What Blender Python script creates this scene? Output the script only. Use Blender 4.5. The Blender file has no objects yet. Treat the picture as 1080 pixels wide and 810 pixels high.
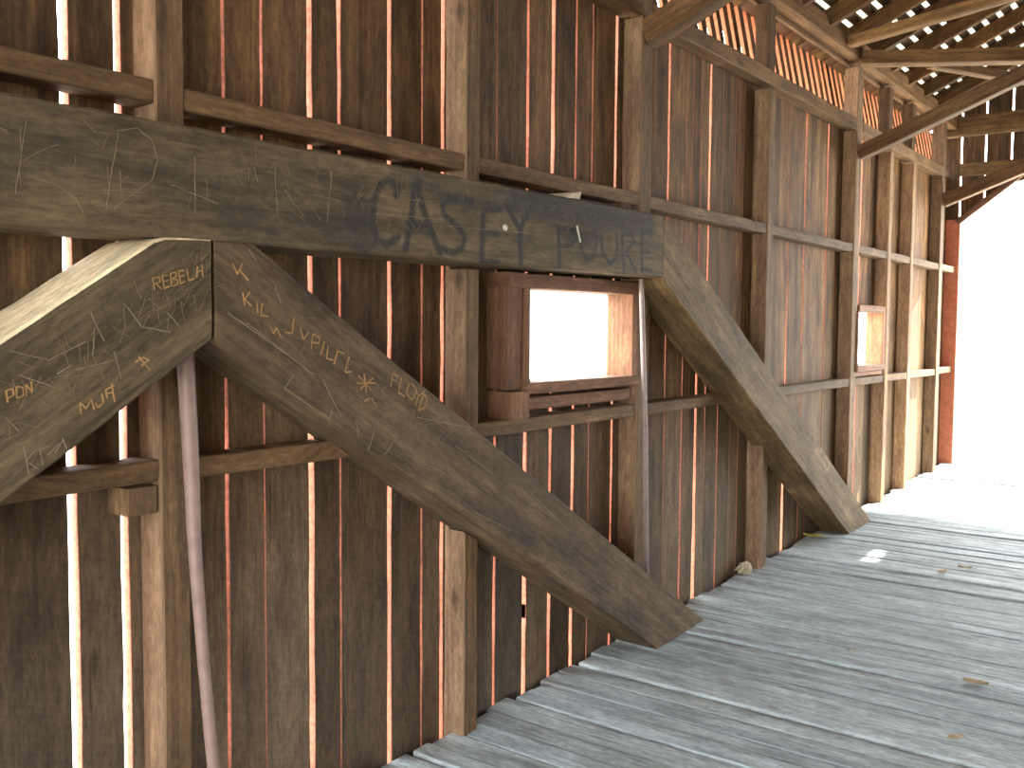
import bpy, bmesh, math, random
from mathutils import Vector, Matrix, noise
random.seed(7)
S = bpy.context.scene
COL = S.collection

# ------------------------------------------------------------------ camera, sky, sun, exposure
cam_d = bpy.data.cameras.new('camera'); cam_d.sensor_width = 36; cam_d.lens = 1010*36/1080; cam_d.clip_start = .02; cam_d.clip_end = 500
cam = bpy.data.objects.new('camera', cam_d); COL.objects.link(cam); S.camera = cam
CR = Vector((0.79763, 0.6031, 0.00719)); CU = Vector((-0.04149, 0.04298, 0.99821)); CF = Vector((-0.60172, 0.79651, -0.0593))
CAM = Vector((2.3722, 0.0, 1.5))
mw = Matrix.Identity(4)
for i in range(3):
    mw[i][0] = CR[i]; mw[i][1] = CU[i]; mw[i][2] = -CF[i]; mw[i][3] = CAM[i]
cam.matrix_world = mw

SKY = 15.0
w = bpy.data.worlds.new('bright_hazy_sky'); S.world = w; w.use_nodes = True
bgn = w.node_tree.nodes['Background']; bgn.inputs[0].default_value = (.93, .97, 1.0, 1); bgn.inputs[1].default_value = SKY
sl = bpy.data.lights.new('sun', 'SUN'); sl.energy = 28; sl.angle = math.radians(.6); sl.color = (1, .95, .86)
sun = bpy.data.objects.new('sun', sl); COL.objects.link(sun)
SUN = Vector((.47, 1.0, 1.05)).normalized()
sun.rotation_euler = SUN.to_track_quat('Z', 'Y').to_euler()
S.view_settings.view_transform = 'Standard'; S.view_settings.look = 'None'
S.view_settings.gamma = 1; S.view_settings.use_curve_mapping = False
S.view_settings.exposure = 0.15

# ------------------------------------------------------------------ measures of the bridge
W = 4.74            # inner width
Y0, Y1 = -3.0, 10.37
XF = .25            # inner face of the truss timbers
def zf(y): return -.115 + .026*y     # the deck climbs gently
def roof_z(x): return 3.6 + .45*min(x, W - x)

# ------------------------------------------------------------------ materials
def lin(h):
    h = h.lstrip('#'); v = [int(h[i:i+2], 16)/255 for i in (0, 2, 4)]
    return tuple(c/12.92 if c <= .04045 else ((c+.055)/1.055)**2.4 for c in v) + (1,)
def wood(name, dark, light, blotch=None, bl_amt=.4, grain=1.0, rough=.8, bump=.35, paint=None, saw=0.0, spec=.25, low=None):
    m = bpy.data.materials.new(name); m.use_nodes = True
    nt = m.node_tree; N = nt.nodes; L = nt.links
    bs = N['Principled BSDF']; bs.inputs['Roughness'].default_value = rough
    bs.inputs['Specular IOR Level'].default_value = spec
    def nd(t, **k):
        n = N.new(t)
        for a, b in k.items(): setattr(n, a, b)
        return n
    at = nd('ShaderNodeAttribute', attribute_name='gc')
    mp = nd('ShaderNodeMapping'); mp.inputs['Scale'].default_value = (1.3, 34*grain, 34*grain); L.new(at.outputs['Vector'], mp.inputs[0])
    n1 = nd('ShaderNodeTexNoise'); n1.inputs['Scale'].default_value = 1; n1.inputs['Detail'].default_value = 6; n1.inputs['Roughness'].default_value = .62; n1.inputs['Distortion'].default_value = .6
    L.new(mp.outputs[0], n1.inputs['Vector'])
    mp2 = nd('ShaderNodeMapping'); mp2.inputs['Scale'].default_value = (1.1, 5, 5); L.new(at.outputs['Vector'], mp2.inputs[0])
    n2 = nd('ShaderNodeTexNoise'); n2.inputs['Scale'].default_value = 2.2; n2.inputs['Detail'].default_value = 5; n2.inputs['Roughness'].default_value = .6
    L.new(mp2.outputs[0], n2.inputs['Vector'])
    cr = nd('ShaderNodeValToRGB'); cr.color_ramp.elements[0].position = .26; cr.color_ramp.elements[0].color = dark
    cr.color_ramp.elements[1].position = .76; cr.color_ramp.elements[1].color = light
    L.new(n1.outputs['Fac'], cr.inputs[0])
    out = cr.outputs[0]
    def mix(a, b, fac, mode='MIX'):
        x = nd('ShaderNodeMix', data_type='RGBA', blend_type=mode)
        if hasattr(fac, 'links') or hasattr(fac, 'is_linked'): L.new(fac, x.inputs[0])
        else: x.inputs[0].default_value = fac
        for s, v in ((x.inputs[6], a), (x.inputs[7], b)):
            if isinstance(v, tuple): s.default_value = v
            else: L.new(v, s)
        return x.outputs[2]
    if blotch:
        mr = nd('ShaderNodeMapRange'); mr.inputs[1].default_value = .42; mr.inputs[2].default_value = .66; mr.inputs[4].default_value = bl_amt
        L.new(n2.outputs['Fac'], mr.inputs[0]); out = mix(out, blotch, mr.outputs[0])
    if low:   # greyer, weathered wood low down
        geo = nd('ShaderNodeNewGeometry'); sp = nd('ShaderNodeSeparateXYZ'); L.new(geo.outputs['Position'], sp.inputs[0])
        ad = nd('ShaderNodeMath', operation='MULTIPLY_ADD'); L.new(n2.outputs['Fac'], ad.inputs[0]); ad.inputs[1].default_value = 1.4; L.new(sp.outputs['Z'], ad.inputs[2])
        mr = nd('ShaderNodeMapRange'); mr.inputs[1].default_value = 1.1; mr.inputs[2].default_value = 2.4; mr.inputs[3].default_value = low[1]; mr.inputs[4].default_value = 0
        L.new(ad.outputs[0], mr.inputs[0]); out = mix(out, low[0], mr.outputs[0])
    if saw:   # arcs left by the circular saw
        ms = nd('ShaderNodeMapping'); ms.inputs['Location'].default_value = (0, .9, 0); ms.inputs['Scale'].default_value = (1, 1, .1); L.new(at.outputs['Vector'], ms.inputs[0])
        wv = nd('ShaderNodeTexWave', wave_type='RINGS', rings_direction='SPHERICAL'); wv.inputs['Scale'].default_value = 14; wv.inputs['Distortion'].default_value = 1.2; wv.inputs['Detail'].default_value = 2
        L.new(ms.outputs[0], wv.inputs['Vector'])
        mr = nd('ShaderNodeMapRange'); mr.inputs[3].default_value = 1-saw; mr.inputs[4].default_value = 1+saw*.4; L.new(wv.outputs['Fac'], mr.inputs[0])
        out = mix(out, mr.outputs[0], 1.0, 'MULTIPLY')
    # speckle, dirt and small stains
    mp4 = nd('ShaderNodeMapping'); mp4.inputs['Scale'].default_value = (22, 75, 75); L.new(at.outputs['Vector'], mp4.inputs[0])
    n4 = nd('ShaderNodeTexNoise'); n4.inputs['Scale'].default_value = 1; n4.inputs['Detail'].default_value = 5; n4.inputs['Roughness'].default_value = .75; L.new(mp4.outputs[0], n4.inputs['Vector'])
    mr4 = nd('ShaderNodeMapRange'); mr4.inputs[1].default_value = .30; mr4.inputs[2].default_value = .66; mr4.inputs[3].default_value = .62; mr4.inputs[4].default_value = 1.32; L.new(n4.outputs['Fac'], mr4.inputs[0])
    out = mix(out, mr4.outputs[0], 1.0, 'MULTIPLY')
    n5 = nd('ShaderNodeTexNoise'); n5.inputs['Scale'].default_value = 5; n5.inputs['Detail'].default_value = 6; n5.inputs['Roughness'].default_value = .7
    mp5 = nd('ShaderNodeMapping'); mp5.inputs['Scale'].default_value = (.8, 2.2, 2.2); mp5.inputs['Location'].default_value = (3, 7, 1); L.new(at.outputs['Vector'], mp5.inputs[0]); L.new(mp5.outputs[0], n5.inputs['Vector'])
    mr5 = nd('ShaderNodeMapRange'); mr5.inputs[1].default_value = .33; mr5.inputs[2].default_value = .62; mr5.inputs[3].default_value = .66; mr5.inputs[4].default_value = 1.16; L.new(n5.outputs['Fac'], mr5.inputs[0])
    out = mix(out, mr5.outputs[0], 1.0, 'MULTIPLY')
    # fine dark checks along the grain
    mp3 = nd('ShaderNodeMapping'); mp3.inputs['Scale'].default_value = (2.0, 70*grain, 70*grain); L.new(at.outputs['Vector'], mp3.inputs[0])
    n3 = nd('ShaderNodeTexNoise'); n3.inputs['Scale'].default_value = 1; n3.inputs['Detail'].default_value = 3; L.new(mp3.outputs[0], n3.inputs['Vector'])
    mr3 = nd('ShaderNodeMapRange'); mr3.inputs[1].default_value = .27; mr3.inputs[2].default_value = .40; mr3.inputs[3].default_value = .6; L.new(n3.outputs['Fac'], mr3.inputs[0])
    out = mix(out, mr3.outputs[0], 1.0, 'MULTIPLY')
    # one random dark knot field
    vk = nd('ShaderNodeTexVoronoi'); vk.inputs['Scale'].default_value = 1.0; mk = nd('ShaderNodeMapping'); mk.inputs['Scale'].default_value = (1.6, 4, 4)
    L.new(at.outputs['Vector'], mk.inputs[0]); L.new(mk.outputs[0], vk.inputs['Vector'])
    mrk = nd('ShaderNodeMapRange'); mrk.inputs[1].default_value = .03; mrk.inputs[2].default_value = .10; mrk.inputs[3].default_value = .45; L.new(vk.outputs['Distance'], mrk.inputs[0])
    out = mix(out, mrk.outputs[0], 1.0, 'MULTIPLY')
    tn = nd('ShaderNodeAttribute', attribute_name='tone')
    out = mix(out, tn.outputs['Color'], 1.0, 'MULTIPLY')
    if paint:
        pa = nd('ShaderNodeAttribute', attribute_name='paint')
        nz = nd('ShaderNodeTexNoise'); nz.inputs['Scale'].default_value = 60; nz.inputs['Detail'].default_value = 4; L.new(at.outputs['Vector'], nz.inputs['Vector'])
        mm = nd('ShaderNodeMapRange'); mm.inputs[1].default_value = .3; mm.inputs[2].default_value = .6; mm.inputs[3].default_value = .6; L.new(nz.outputs['Fac'], mm.inputs[0])
        mu = nd('ShaderNodeMath', operation='MULTIPLY'); L.new(pa.outputs['Fac'], mu.inputs[0]); L.new(mm.outputs[0], mu.inputs[1])
        out = mix(out, paint, mu.outputs[0])
    L.new(out, bs.inputs['Base Color'])
    bp = nd('ShaderNodeBump'); bp.inputs['Strength'].default_value = bump; bp.inputs['Distance'].default_value = .004
    sm = nd('ShaderNodeMath', operation='ADD'); L.new(n1.outputs['Fac'], sm.inputs[0]); L.new(mr3.outputs[0], sm.inputs[1])
    sm2 = nd('ShaderNodeMath', operation='MULTIPLY_ADD'); L.new(n4.outputs['Fac'], sm2.inputs[0]); sm2.inputs[1].default_value = .8; L.new(sm.outputs[0], sm2.inputs[2]); L.new(sm2.outputs[0], bp.inputs['Height']); L.new(bp.outputs[0], bs.inputs['Normal'])
    return m
def plain(name, col, rough=.7, metal=0, noise_amt=.25, scale=30, bump=.2):
    m = bpy.data.materials.new(name); m.use_nodes = True; nt = m.node_tree; N = nt.nodes; L = nt.links
    bs = N['Principled BSDF']; bs.inputs['Roughness'].default_value = rough; bs.inputs['Metallic'].default_value = metal; bs.inputs['Specular IOR Level'].default_value = .3
    tc = N.new('ShaderNodeTexCoord'); nz = N.new('ShaderNodeTexNoise'); nz.inputs['Scale'].default_value = scale; nz.inputs['Detail'].default_value = 4; L.new(tc.outputs['Object'], nz.inputs['Vector'])
    cr = N.new('ShaderNodeValToRGB'); cr.color_ramp.elements[0].position = .3; cr.color_ramp.elements[1].position = .7
    cr.color_ramp.elements[0].color = tuple(c*(1-noise_amt) for c in col[:3]) + (1,); cr.color_ramp.elements[1].color = tuple(min(1, c*(1+noise_amt)) for c in col[:3]) + (1,)
    L.new(nz.outputs['Fac'], cr.inputs[0]); L.new(cr.outputs[0], bs.inputs['Base Color'])
    bp = N.new('ShaderNodeBump'); bp.inputs['Strength'].default_value = bump; bp.inputs['Distance'].default_value = .003; L.new(nz.outputs['Fac'], bp.inputs['Height']); L.new(bp.outputs[0], bs.inputs['Normal'])
    return m
M = {}
M['board'] = wood('wall_board_wood', (.066, .033, .015, 1), (.215, .124, .052, 1), (.032, .020, .014, 1), .75, saw=.05, low=((.122, .099, .072, 1), .6))
M['red_paint'] = plain('barn_red_paint', (.50, .085, .035, 1), .7, noise_amt=.2)
M['faded_red'] = plain('faded_barn_red_paint', (.38, .115, .062, 1), .75, noise_amt=.2)
M['edge'] = plain('red_stained_board_edge', (.46, .175, .105, 1), .8, noise_amt=.3, scale=60)
M['timber'] = wood('old_truss_timber', (.060, .042, .023, 1), (.160, .115, .064, 1), (.034, .026, .017, 1), .7, grain=.8, paint=(.024, .024, .022, 1), bump=.7)
M['pale_top'] = wood('pale_lit_brace_top', (.62, .48, .30, 1), (.82, .70, .50, 1), (.5, .40, .28, 1), .5)  # pale wood, brightened further to show light falling on the brace top
M['post'] = wood('post_wood', (.085, .048, .025, 1), (.225, .138, .063, 1), (.05, .029, .017, 1), .6)
M['post_side'] = wood('lit_post_side_wood', (.16, .092, .056, 1), (.33, .205, .108, 1), (.11, .065, .04, 1), .5)  # lighter colour stands in for light on the posts' near side faces
M['roofwood'] = wood('roof_timber_wood', (.09, .045, .018, 1), (.27, .155, .060, 1), (.05, .026, .014, 1), .5)
M['roofboard'] = wood('dark_roof_board_wood', (.05, .026, .013, 1), (.13, .07, .033, 1), (.03, .018, .01, 1), .5)
M['slat_edge'] = plain('deep_red_slat_edge', (.40, .125, .055, 1), .8, noise_amt=.3, scale=60)
M['floor'] = wood('grey_deck_wood', (.32, .365, .365, 1), (.54, .60, .60, 1), (.20, .215, .215, 1), .6, grain=.9, rough=.72, bump=.6)
M['under'] = plain('dark_joist_wood', (.035, .028, .022, 1), .9)
M['deck'] = plain('dark_roof_shingles', (.07, .045, .03, 1), .9)
M['frame'] = wood('window_frame_wood', (.12, .048, .027, 1), (.25, .130, .065, 1), (.06, .032, .02, 1), .5, grain=1.4)
M['rod'] = plain('weathered_brown_pole', (.25, .165, .14, 1), .45, noise_amt=.15)
M['iron'] = plain('dull_grey_iron', (.24, .18, .16, 1), .45, metal=.3, noise_amt=.15)
M['nail'] = plain('pale_metal', (.45, .43, .36, 1), .4, metal=.3)
M['carve_orange'] = plain('fresh_orange_scratch', (.34, .19, .07, 1), .9)
M['carve_pale'] = plain('pale_scratch', (.19, .15, .10, 1), .9)
M['carve_fine'] = plain('fine_scratch', (.16, .118, .07, 1), .9)
M['leaf'] = plain('dry_brown_leaf', (.42, .33, .20, 1), .8)
M['yleaf'] = plain('yellow_leaf', (.70, .58, .08, 1), .7)
M['cloth'] = plain('dirty_cream_cloth', (.50, .42, .30, 1), .9)
M['pale_wood'] = plain('split_pale_wood', (.70, .58, .42, 1), .8)
M['ground'] = plain('pale_gravel', (.58, .53, .44, 1), .9, scale=3)
tm = bpy.data.materials.new('added_translucent_sheet'); tm.use_nodes = True
_n = tm.node_tree; _n.nodes.remove(_n.nodes['Principled BSDF']); _t = _n.nodes.new('ShaderNodeBsdfTranslucent'); _t.inputs[0].default_value = (.12, .11, .08, 1)
_n.links.new(_t.outputs[0], _n.nodes['Material Output'].inputs[0]); M['sheet'] = tm

# ------------------------------------------------------------------ mesh helpers
class MB:
    """collects faces with grain coordinates, tone and material slots, and links them as ONE mesh object"""
    def __init__(s): s.v = []; s.f = []; s.g = []; s.t = []; s.mi = []; s.p = []
    def quad(s, pts, gcs, tone=1, mi=0):
        b = len(s.v); s.v += [tuple(p) for p in pts]; s.g += gcs; s.t += [tone]*len(pts); s.p += [0]*len(pts)
        s.f.append(tuple(range(b, b+len(pts)))); s.mi.append(mi)
    def build(s, name, mats, parent=None, smooth=False, paintf=None):
        me = bpy.data.meshes.new(name); me.from_pydata(s.v, [], s.f)
        if not isinstance(mats, (list, tuple)): mats = [mats]
        for m in mats: me.materials.append(m)
        me.polygons.foreach_set('material_index', s.mi)
        a = me.attributes.new('gc', 'FLOAT_VECTOR', 'POINT'); a.data.foreach_set('vector', [c for g in s.g for c in g])
        a = me.attributes.new('tone', 'FLOAT_COLOR', 'POINT'); a.data.foreach_set('color', [c for t in s.t for c in ((t, t, t, 1) if not isinstance(t, tuple) else t + (1,))])
        if paintf: s.p = [paintf(v) for v in s.v]
        a = me.attributes.new('paint', 'FLOAT', 'POINT'); a.data.foreach_set('value', s.p)
        if smooth: me.polygons.foreach_set('use_smooth', [True]*len(s.f))
        me.update()
        o = bpy.data.objects.new(name, me); COL.objects.link(o)
        if parent: o.parent = parent
        return o
    def loft(s, secs, tone=1, k=(1, 1, 1, 1), cham=.004, wob=.002, mis=(0, 0, 0, 0), caps=True, capmi=None, seed=None, flat=()):
        """secs: list of four-corner rings; a chamfered, slightly worn timber with grain running along it"""
        if seed is None: seed = random.uniform(-50, 50)
        rings = []; dist = 0; prev = None
        for sec in secs:
            sec = [Vector(c) for c in sec]; cen = sum(sec, Vector())/4
            if prev is not None: dist += (cen - prev).length
            prev = cen
            ring = []; side = []
            ln = [(sec[(i+1) % 4]-sec[i]).length for i in range(4)]
            per = 0
            for i in range(4):
                a, b = sec[i], sec[(i+1) % 4]; d = (b-a)/max(ln[i], 1e-6)
                c = min(cham, ln[i]*.3)
                for j in range(k[i]+1):
                    u = c + (ln[i]-2*c)*j/k[i]
                    ring.append((a+d*u, (dist, per+u))); side.append(i)
                per += ln[i] + .07
            rings.append((ring, side))
        base = len(s.v); n = len(rings[0][0])
        for ri, (ring, side) in enumerate(rings):
            cen = sum((p for p, _ in ring), Vector())/n
            for q, (p, (dd, uu)) in enumerate(ring):
                if wob:
                    nv = noise.noise_vector(p*7+Vector((seed, 0, 0)))*wob + noise.noise_vector(p*31+Vector((seed, 0, 0)))*wob*.5
                    if flat and side[q] in flat: nv.x = 0
                    p = p + nv
                s.v.append(tuple(p)); s.g.append((dd+seed, uu+seed*.37, 0.0)); s.t.append(tone); s.p.append(0)
        for r in range(len(rings)-1):
            for j in range(n):
                a = base+r*n+j; b = base+r*n+(j+1) % n
                s.f.append((a, b, b+n, a+n)); s.mi.append(mis[rings[0][1][j]])
        if caps:
            for rr, rev in ((0, True), (len(rings)-1, False)):
                ring = rings[rr][0]; b = len(s.v)
                for q in range(n):
                    s.v.append(s.v[base+rr*n+q]); p = ring[q][0]; s.g.append((p.x*.5+p.y*.5, p.z, seed)); s.t.append(tone); s.p.append(0)
                f = list(range(b, b+n)); s.f.append(tuple(f[::-1]) if rev else tuple(f)); s.mi.append(mis[0] if capmi is None else capmi)
        return s
def beam_secs(p0, p1, wd, ht, up=(0, 0, 1), step=.12):
    p0, p1 = Vector(p0), Vector(p1); d = (p1-p0); L = d.length; d.normalize()
    sd = d.cross(Vector(up)).normalized(); u = sd.cross(d).normalized()
    n = max(1, int(L/step)); out = []
    for i in range(n+1):
        c = p0 + d*(L*i/n)
        out.append([c-sd*wd/2-u*ht/2, c+sd*wd/2-u*ht/2, c+sd*wd/2+u*ht/2, c-sd*wd/2+u*ht/2])
    return out
def vsecs(x0, x1, y0, y1, z0, z1, step=.15):
    n = max(1, int(abs(z1-z0)/step)); return [[(x1, y0, z), (x1, y1, z), (x0, y1, z), (x0, y0, z)] for z in [z0+(z1-z0)*i/n for i in range(n+1)]]
def ysecs(x0, x1, y0, y1, z0, z1, step=.15):
    n = max(1, int(abs(y1-y0)/step)); return [[(x1, y, z0), (x0, y, z0), (x0, y, z1), (x1, y, z1)] for y in [y0+(y1-y0)*i/n for i in range(n+1)]]
def xsecs(x0, x1, y0, y1, z0, z1, step=.3):
    n = max(1, int(abs(x1-x0)/step)); return [[(x, y0, z0), (x, y1, z0), (x, y1, z1), (x, y0, z1)] for x in [x0+(x1-x0)*i/n for i in range(n+1)]]
def tag(o, label, cat, group=None):
    o['label'] = label; o['category'] = cat
    if group: o['group'] = group
    return o
def struct(o): o['kind'] = 'structure'; return o

# ------------------------------------------------------------------ the left wall of upright boards
WIN = [(-.95, -.27, 1.275, 1.655), (3.25, 3.925, 1.275, 1.655), (7.35, 8.02, 1.225, 1.64)]    # openings (y0, y1, z0, z1)
GAPS = [(-2.8, .01, .01), (-2.6, .006, .01), (-2.4, .01, .01), (-2.2, .006, .006), (-2.0, .01, .01), (-1.8, .006, .006), (-1.6, .008, .01),
  (-1.4, .006, .006), (-1.2, .01, .01), (-1.0, .006, .006), (-.8, .01, .01), (-.6, .006, .006), (-.4, .01, .01), (-.2, .006, .006), (0, .01, .01), (.2, .006, .006), (.4, .008, .008), (.6, .01, .01), (.81, .008, .01),
  (1.04, .002, .002), (1.268, .020, .028), (1.413, .018, .022), (1.605, .012, .003), (1.742, .0085, .008), (1.879, .010, .005), (2.067, .016, .017), (2.192, .015, .006), (2.426, .018, .018),
  (2.593, .006, .008), (2.706, .018, .016), (3.03, .002, .016), (3.236, .012, .024), (3.42, .020, .017), (3.596, .010, .022), (3.73, .007, .008), (3.935, .026, .016), (4.16, .0, .0), (4.29, .001, .001),
  (4.463, .019, .004), (4.66, .003, .012), (4.74, .008, .002), (4.83, .001, .032), (4.945, .026, .001), (5.11, .001, .012), (5.28, .003, .0), (5.40, .0, .004), (5.60, .0, .008), (5.78, .003, .014), (5.96, .001, .004),
  (6.14, .003, .036), (6.42, .016, .006), (6.62, .0, .0), (6.86, .018, .004), (7.05, .0, .0), (7.30, .0, .0), (7.62, .045, .03), (7.84, .0, .0), (8.05, .02, .02), (8.25, .01, .02), (8.5, .0, .0),
  (8.72, .02, .01), (8.95, .0, .006), (9.2, .0, .0), (9.42, .0, .004), (9.66, .0, .0), (9.9, .0, .0), (10.12, .0, .0)]
def board(mb, ya, yb, z0, z1, wa, wb, x0=-.030, x1=0., tone=1, sgn=1):
    """one upright board; (wt, wb) gap widths at either edge; wa/wb = (top, bottom)"""
    n = max(2, int((z1-z0)/.09)); secs = []; sd = random.uniform(-99, 99); xo = random.uniform(-.003, .001)
    for i in range(n+1):
        z = z0+(z1-z0)*i/n; t = min(1, max(0, (z-.2)/2.4))
        ga = wa[1]+(wa[0]-wa[1])*t; gb = wb[1]+(wb[0]-wb[1])*t
        ja = noise.noise(Vector((ya*9, z*5, 0)))*.004 + noise.noise(Vector((ya*9, z*22, 4)))*.0022 if ga > .001 else 0
        jb = noise.noise(Vector((yb*9, z*5, 9)))*.004 + noise.noise(Vector((yb*9, z*22, 7)))*.0022 if gb > .001 else 0
        a = ya+ga/2+ja*min(1, ga/.012); b = yb-gb/2+jb*min(1, gb/.012)
        secs.append([(x1+xo*sgn, a, z), (x1+xo*sgn, b, z), (x0+xo*sgn, b, z), (x0+xo*sgn, a, z)])
    # sides: 0 inner face, 1 +y edge, 2 outer face, 3 -y edge (the one seen through the gaps)
    mb.loft(secs, tone=tone, cham=.0015, wob=0, mis=(0, 2, 1, 2), seed=sd)
random.seed(11)
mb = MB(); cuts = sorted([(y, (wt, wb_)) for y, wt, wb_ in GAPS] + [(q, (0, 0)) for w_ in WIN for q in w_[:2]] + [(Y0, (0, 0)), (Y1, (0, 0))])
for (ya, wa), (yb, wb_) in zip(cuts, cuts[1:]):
    br = random.uniform(.62, 1.3); wrm = random.uniform(-.07, .07); br *= 1.25 if ya > 4.1 else 1; tone = (br*(1+wrm+(.06 if ya > 4.1 else 0)), br, br*(1-wrm-(.12 if ya > 4.1 else 0)))  # boards toward the far portal toned brighter and warmer for its light
    mid = (ya+yb)/2; hit = [w_ for w_ in WIN if w_[0] - 1e-4 < mid < w_[1] + 1e-4]
    rng = [(-.45, hit[0][2]), (hit[0][3], 3.03)] if hit else [(-.45, 3.03)]
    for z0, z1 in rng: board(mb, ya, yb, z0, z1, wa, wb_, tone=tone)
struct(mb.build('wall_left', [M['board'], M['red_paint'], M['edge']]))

# right wall: same siding
random.seed(5)
mb = MB(); y = Y0
while y < Y1-.02:
    y2 = min(Y1, y+random.uniform(.16, .26)); br = random.uniform(.7, 1.25)
    board(mb, y, y2, -.45, 3.45, (.008, .008), (.008, .008), x0=W, x1=W+.024, tone=(br, br, br))
    y = y2
struct(mb.build('wall_right', [M['red_paint'], M['board'], M['edge']]))

# ------------------------------------------------------------------ the deck
random.seed(21)
mb = MB(); y = Y0
while y < Y1+.25:
    wdt = random.uniform(.085, .155); y2 = y+wdt-random.uniform(.006, .011)
    xs0 = random.uniform(.012, .06); dz = random.uniform(-.006, .006); tl = random.uniform(-.004, .004)
    skew = random.uniform(-.006, .006); br = random.uniform(.88, 1.10); bl = random.uniform(-.02, .03)
    n = 16; secs = []
    for i in range(n+1):
        x = xs0+(W-.03-xs0)*i/n
        zz = noise.noise(Vector((x*.9, y*3, 2)))*.004 + dz; yy = skew*(x-2)/2 + noise.noise(Vector((x*1.3, y*5, 5)))*.002
        secs.append([(x, y+yy, zf(y)+zz-.045), (x, y2+yy, zf(y2)+zz-.045), (x, y2+yy, zf(y2)+zz+tl), (x, y+yy, zf(y)+zz-tl)])
    mb.loft(secs, tone=(br*(1-bl), br, br*(1+bl)), cham=.005, wob=.0015, k=(1, 1, 3, 1))
    y += wdt
struct(mb.build('floor', M['floor']))
mb = MB()
for x in (.1, .9, 1.7, 2.5, 3.3, 4.1, 4.6):
    mb.loft([[(x+.08, y_, zf(y_)-.30), (x-.08, y_, zf(y_)-.30), (x-.08, y_, zf(y_)-.052), (x+.08, y_, zf(y_)-.052)] for y_ in (Y0, 3, Y1+.2)], wob=0)
mb.quad([(-.02, Y0, zf(Y0)-.32), (W+.02, Y0, zf(Y0)-.32), (W+.02, Y1, zf(Y1)-.32), (-.02, Y1, zf(Y1)-.32)], [(0, 0, 0)]*4)  # added dark sheets below the joists block daylight through the plank gaps
mb.quad([(-.02, Y0, zf(Y0)-.36), (-.02, Y1, zf(Y1)-.36), (W+.02, Y1, zf(Y1)-.36), (W+.02, Y0, zf(Y0)-.36)], [(0, 0, 0)]*4)
struct(mb.build('floor_underside', M['under']))
# the bank and road outside
mb = MB(); b = 60
mb.quad([(-b, -b, -2.4), (b, -b, -2.4), (b, b, -2.4), (-b, b, -2.4)], [(0, 0, 0)]*4)
struct(mb.build('ground_bank', M['ground']))
for y_a, y_b, nm in ((Y1+.28, 40, 'road_beyond'), (-40, Y0-.02, 'road_behind')):
    mb = MB(); za = zf(y_a if y_a > 0 else y_b)-.01
    mb.loft([[(x, y_a, za-.3), (x, y_b, za-.3), (x, y_b, za), (x, y_a, za)] for x in (-6, 2, 11)], wob=0)
    struct(mb.build(nm, M['ground']))

# ------------------------------------------------------------------ gable ends with the portals
def portal(yf, nm, hole=None):
    """upright gable boards over an opening with cut-off corners"""
    mb = MB(); x = .0; random.seed(31)
    xs = [-.03, .115, .335, .565, .79, 1.0, 1.22, 1.45, 1.67, 1.9, 2.12, 2.30, 2.72, 2.9, 3.06, 3.24, 3.47, 3.7, 3.93, 4.16, 4.38, 4.6, W+.03]
    def open_z(x):
        d = min(x, W-x)
        if d < .11: return None
        if d < .62: return 2.585+(d-.13)*.78
        return 2.965
    for a, b in zip(xs, xs[1:]):
        g = .009 if a < 1 else .001; br = random.uniform(.7, 1.2)
        pts = [a+g, min(b-g, b)] if not (a == xs[0] or b == xs[-1]) else ([a, b-g] if a == xs[0] else [a+g, b])
        x0, x1 = pts; lz = []
        for xx in (x0, x1):
            oz = open_z(xx); lz.append(zf(yf)-.1 if oz is None else oz)
        if min(x0, W-x1) < .05: lz = [zf(yf)-.1]*2
        elif None in (open_z(x0), open_z(x1)): lz = [max(lz)]*2
        parts = [(x0, x1, lz[0], lz[1], roof_z(x0)+.003, roof_z(x1)+.003)]
        if hole and a == 2.30:
            zA, zB = hole
            parts = [(x0, x1, lz[0], lz[1], zA, zA), (x0, W/2, zB, zB, roof_z(x0)+.003, roof_z(W/2)+.003), (W/2, x1, zB, zB, roof_z(W/2)+.003, roof_z(x1)+.003)]
            def cx(z):   # the slanting slot, and its half width
                q = (z-.05)/1.05; yy = Y1-q; return .61-.083*(yy-5.8)+.47*q, .05-.026*(yy-5.8)/.65
            for left in (1, 0):
                secs = []
                for i in range(9):
                    z = zA+(zB-zA)*i/8; c, hw = cx(z); e = c-hw if left else c+hw; hw2 = 0
                    u, v = (x0, e) if left else (e, x1)
                    secs.append([(u, yf, z), (v, yf, z), (v, yf+.034, z), (u, yf+.034, z)])
                mb.loft(secs, tone=(br, br, br), cham=.001, wob=0, mis=(0, 2, 1, 2))
        for X0, X1, za, zb, zc, zd in parts:
            if X1-X0 < .004: continue
            n = 8; secs = []
            for i in range(n+1):
                t = i/n
                secs.append([(X0, yf, za+(zc-za)*t), (X1, yf, zb+(zd-zb)*t), (X1, yf+.034, zb+(zd-zb)*t), (X0, yf+.034, za+(zc-za)*t)])
            mb.loft(secs, tone=(br, br, br), cham=.001, wob=0, mis=(0, 2, 1, 2))
    struct(mb.build(nm, [M['board'], M['red_paint'], M['edge']]))
# unseen slot added in the gable boards, shaped to cast one sun patch
portal(Y1, 'wall_far', (4.17, 4.56))
portal(Y0, 'wall_near')
# red boards lining the far portal
mb = MB(); mb.loft(vsecs(.0, .135, Y1-.05, Y1-.004, zf(Y1)-.05, 2.60), wob=.0015)
o = struct(mb.build('trim_1', M['faded_red']))
mb = MB(); mb.loft(beam_secs((.10, Y1-.03, 2.57), (.66, Y1-.03, 3.005), .045, .06, up=(0, 0, 1)), tone=.8)
struct(mb.build('trim_2', M['frame']))
mb = MB(); mb.loft(vsecs(W-.135, W, Y1-.05, Y1-.004, zf(Y1)-.05, 2.60), wob=.0015)
struct(mb.build('trim_3', M['faded_red']))

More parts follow.
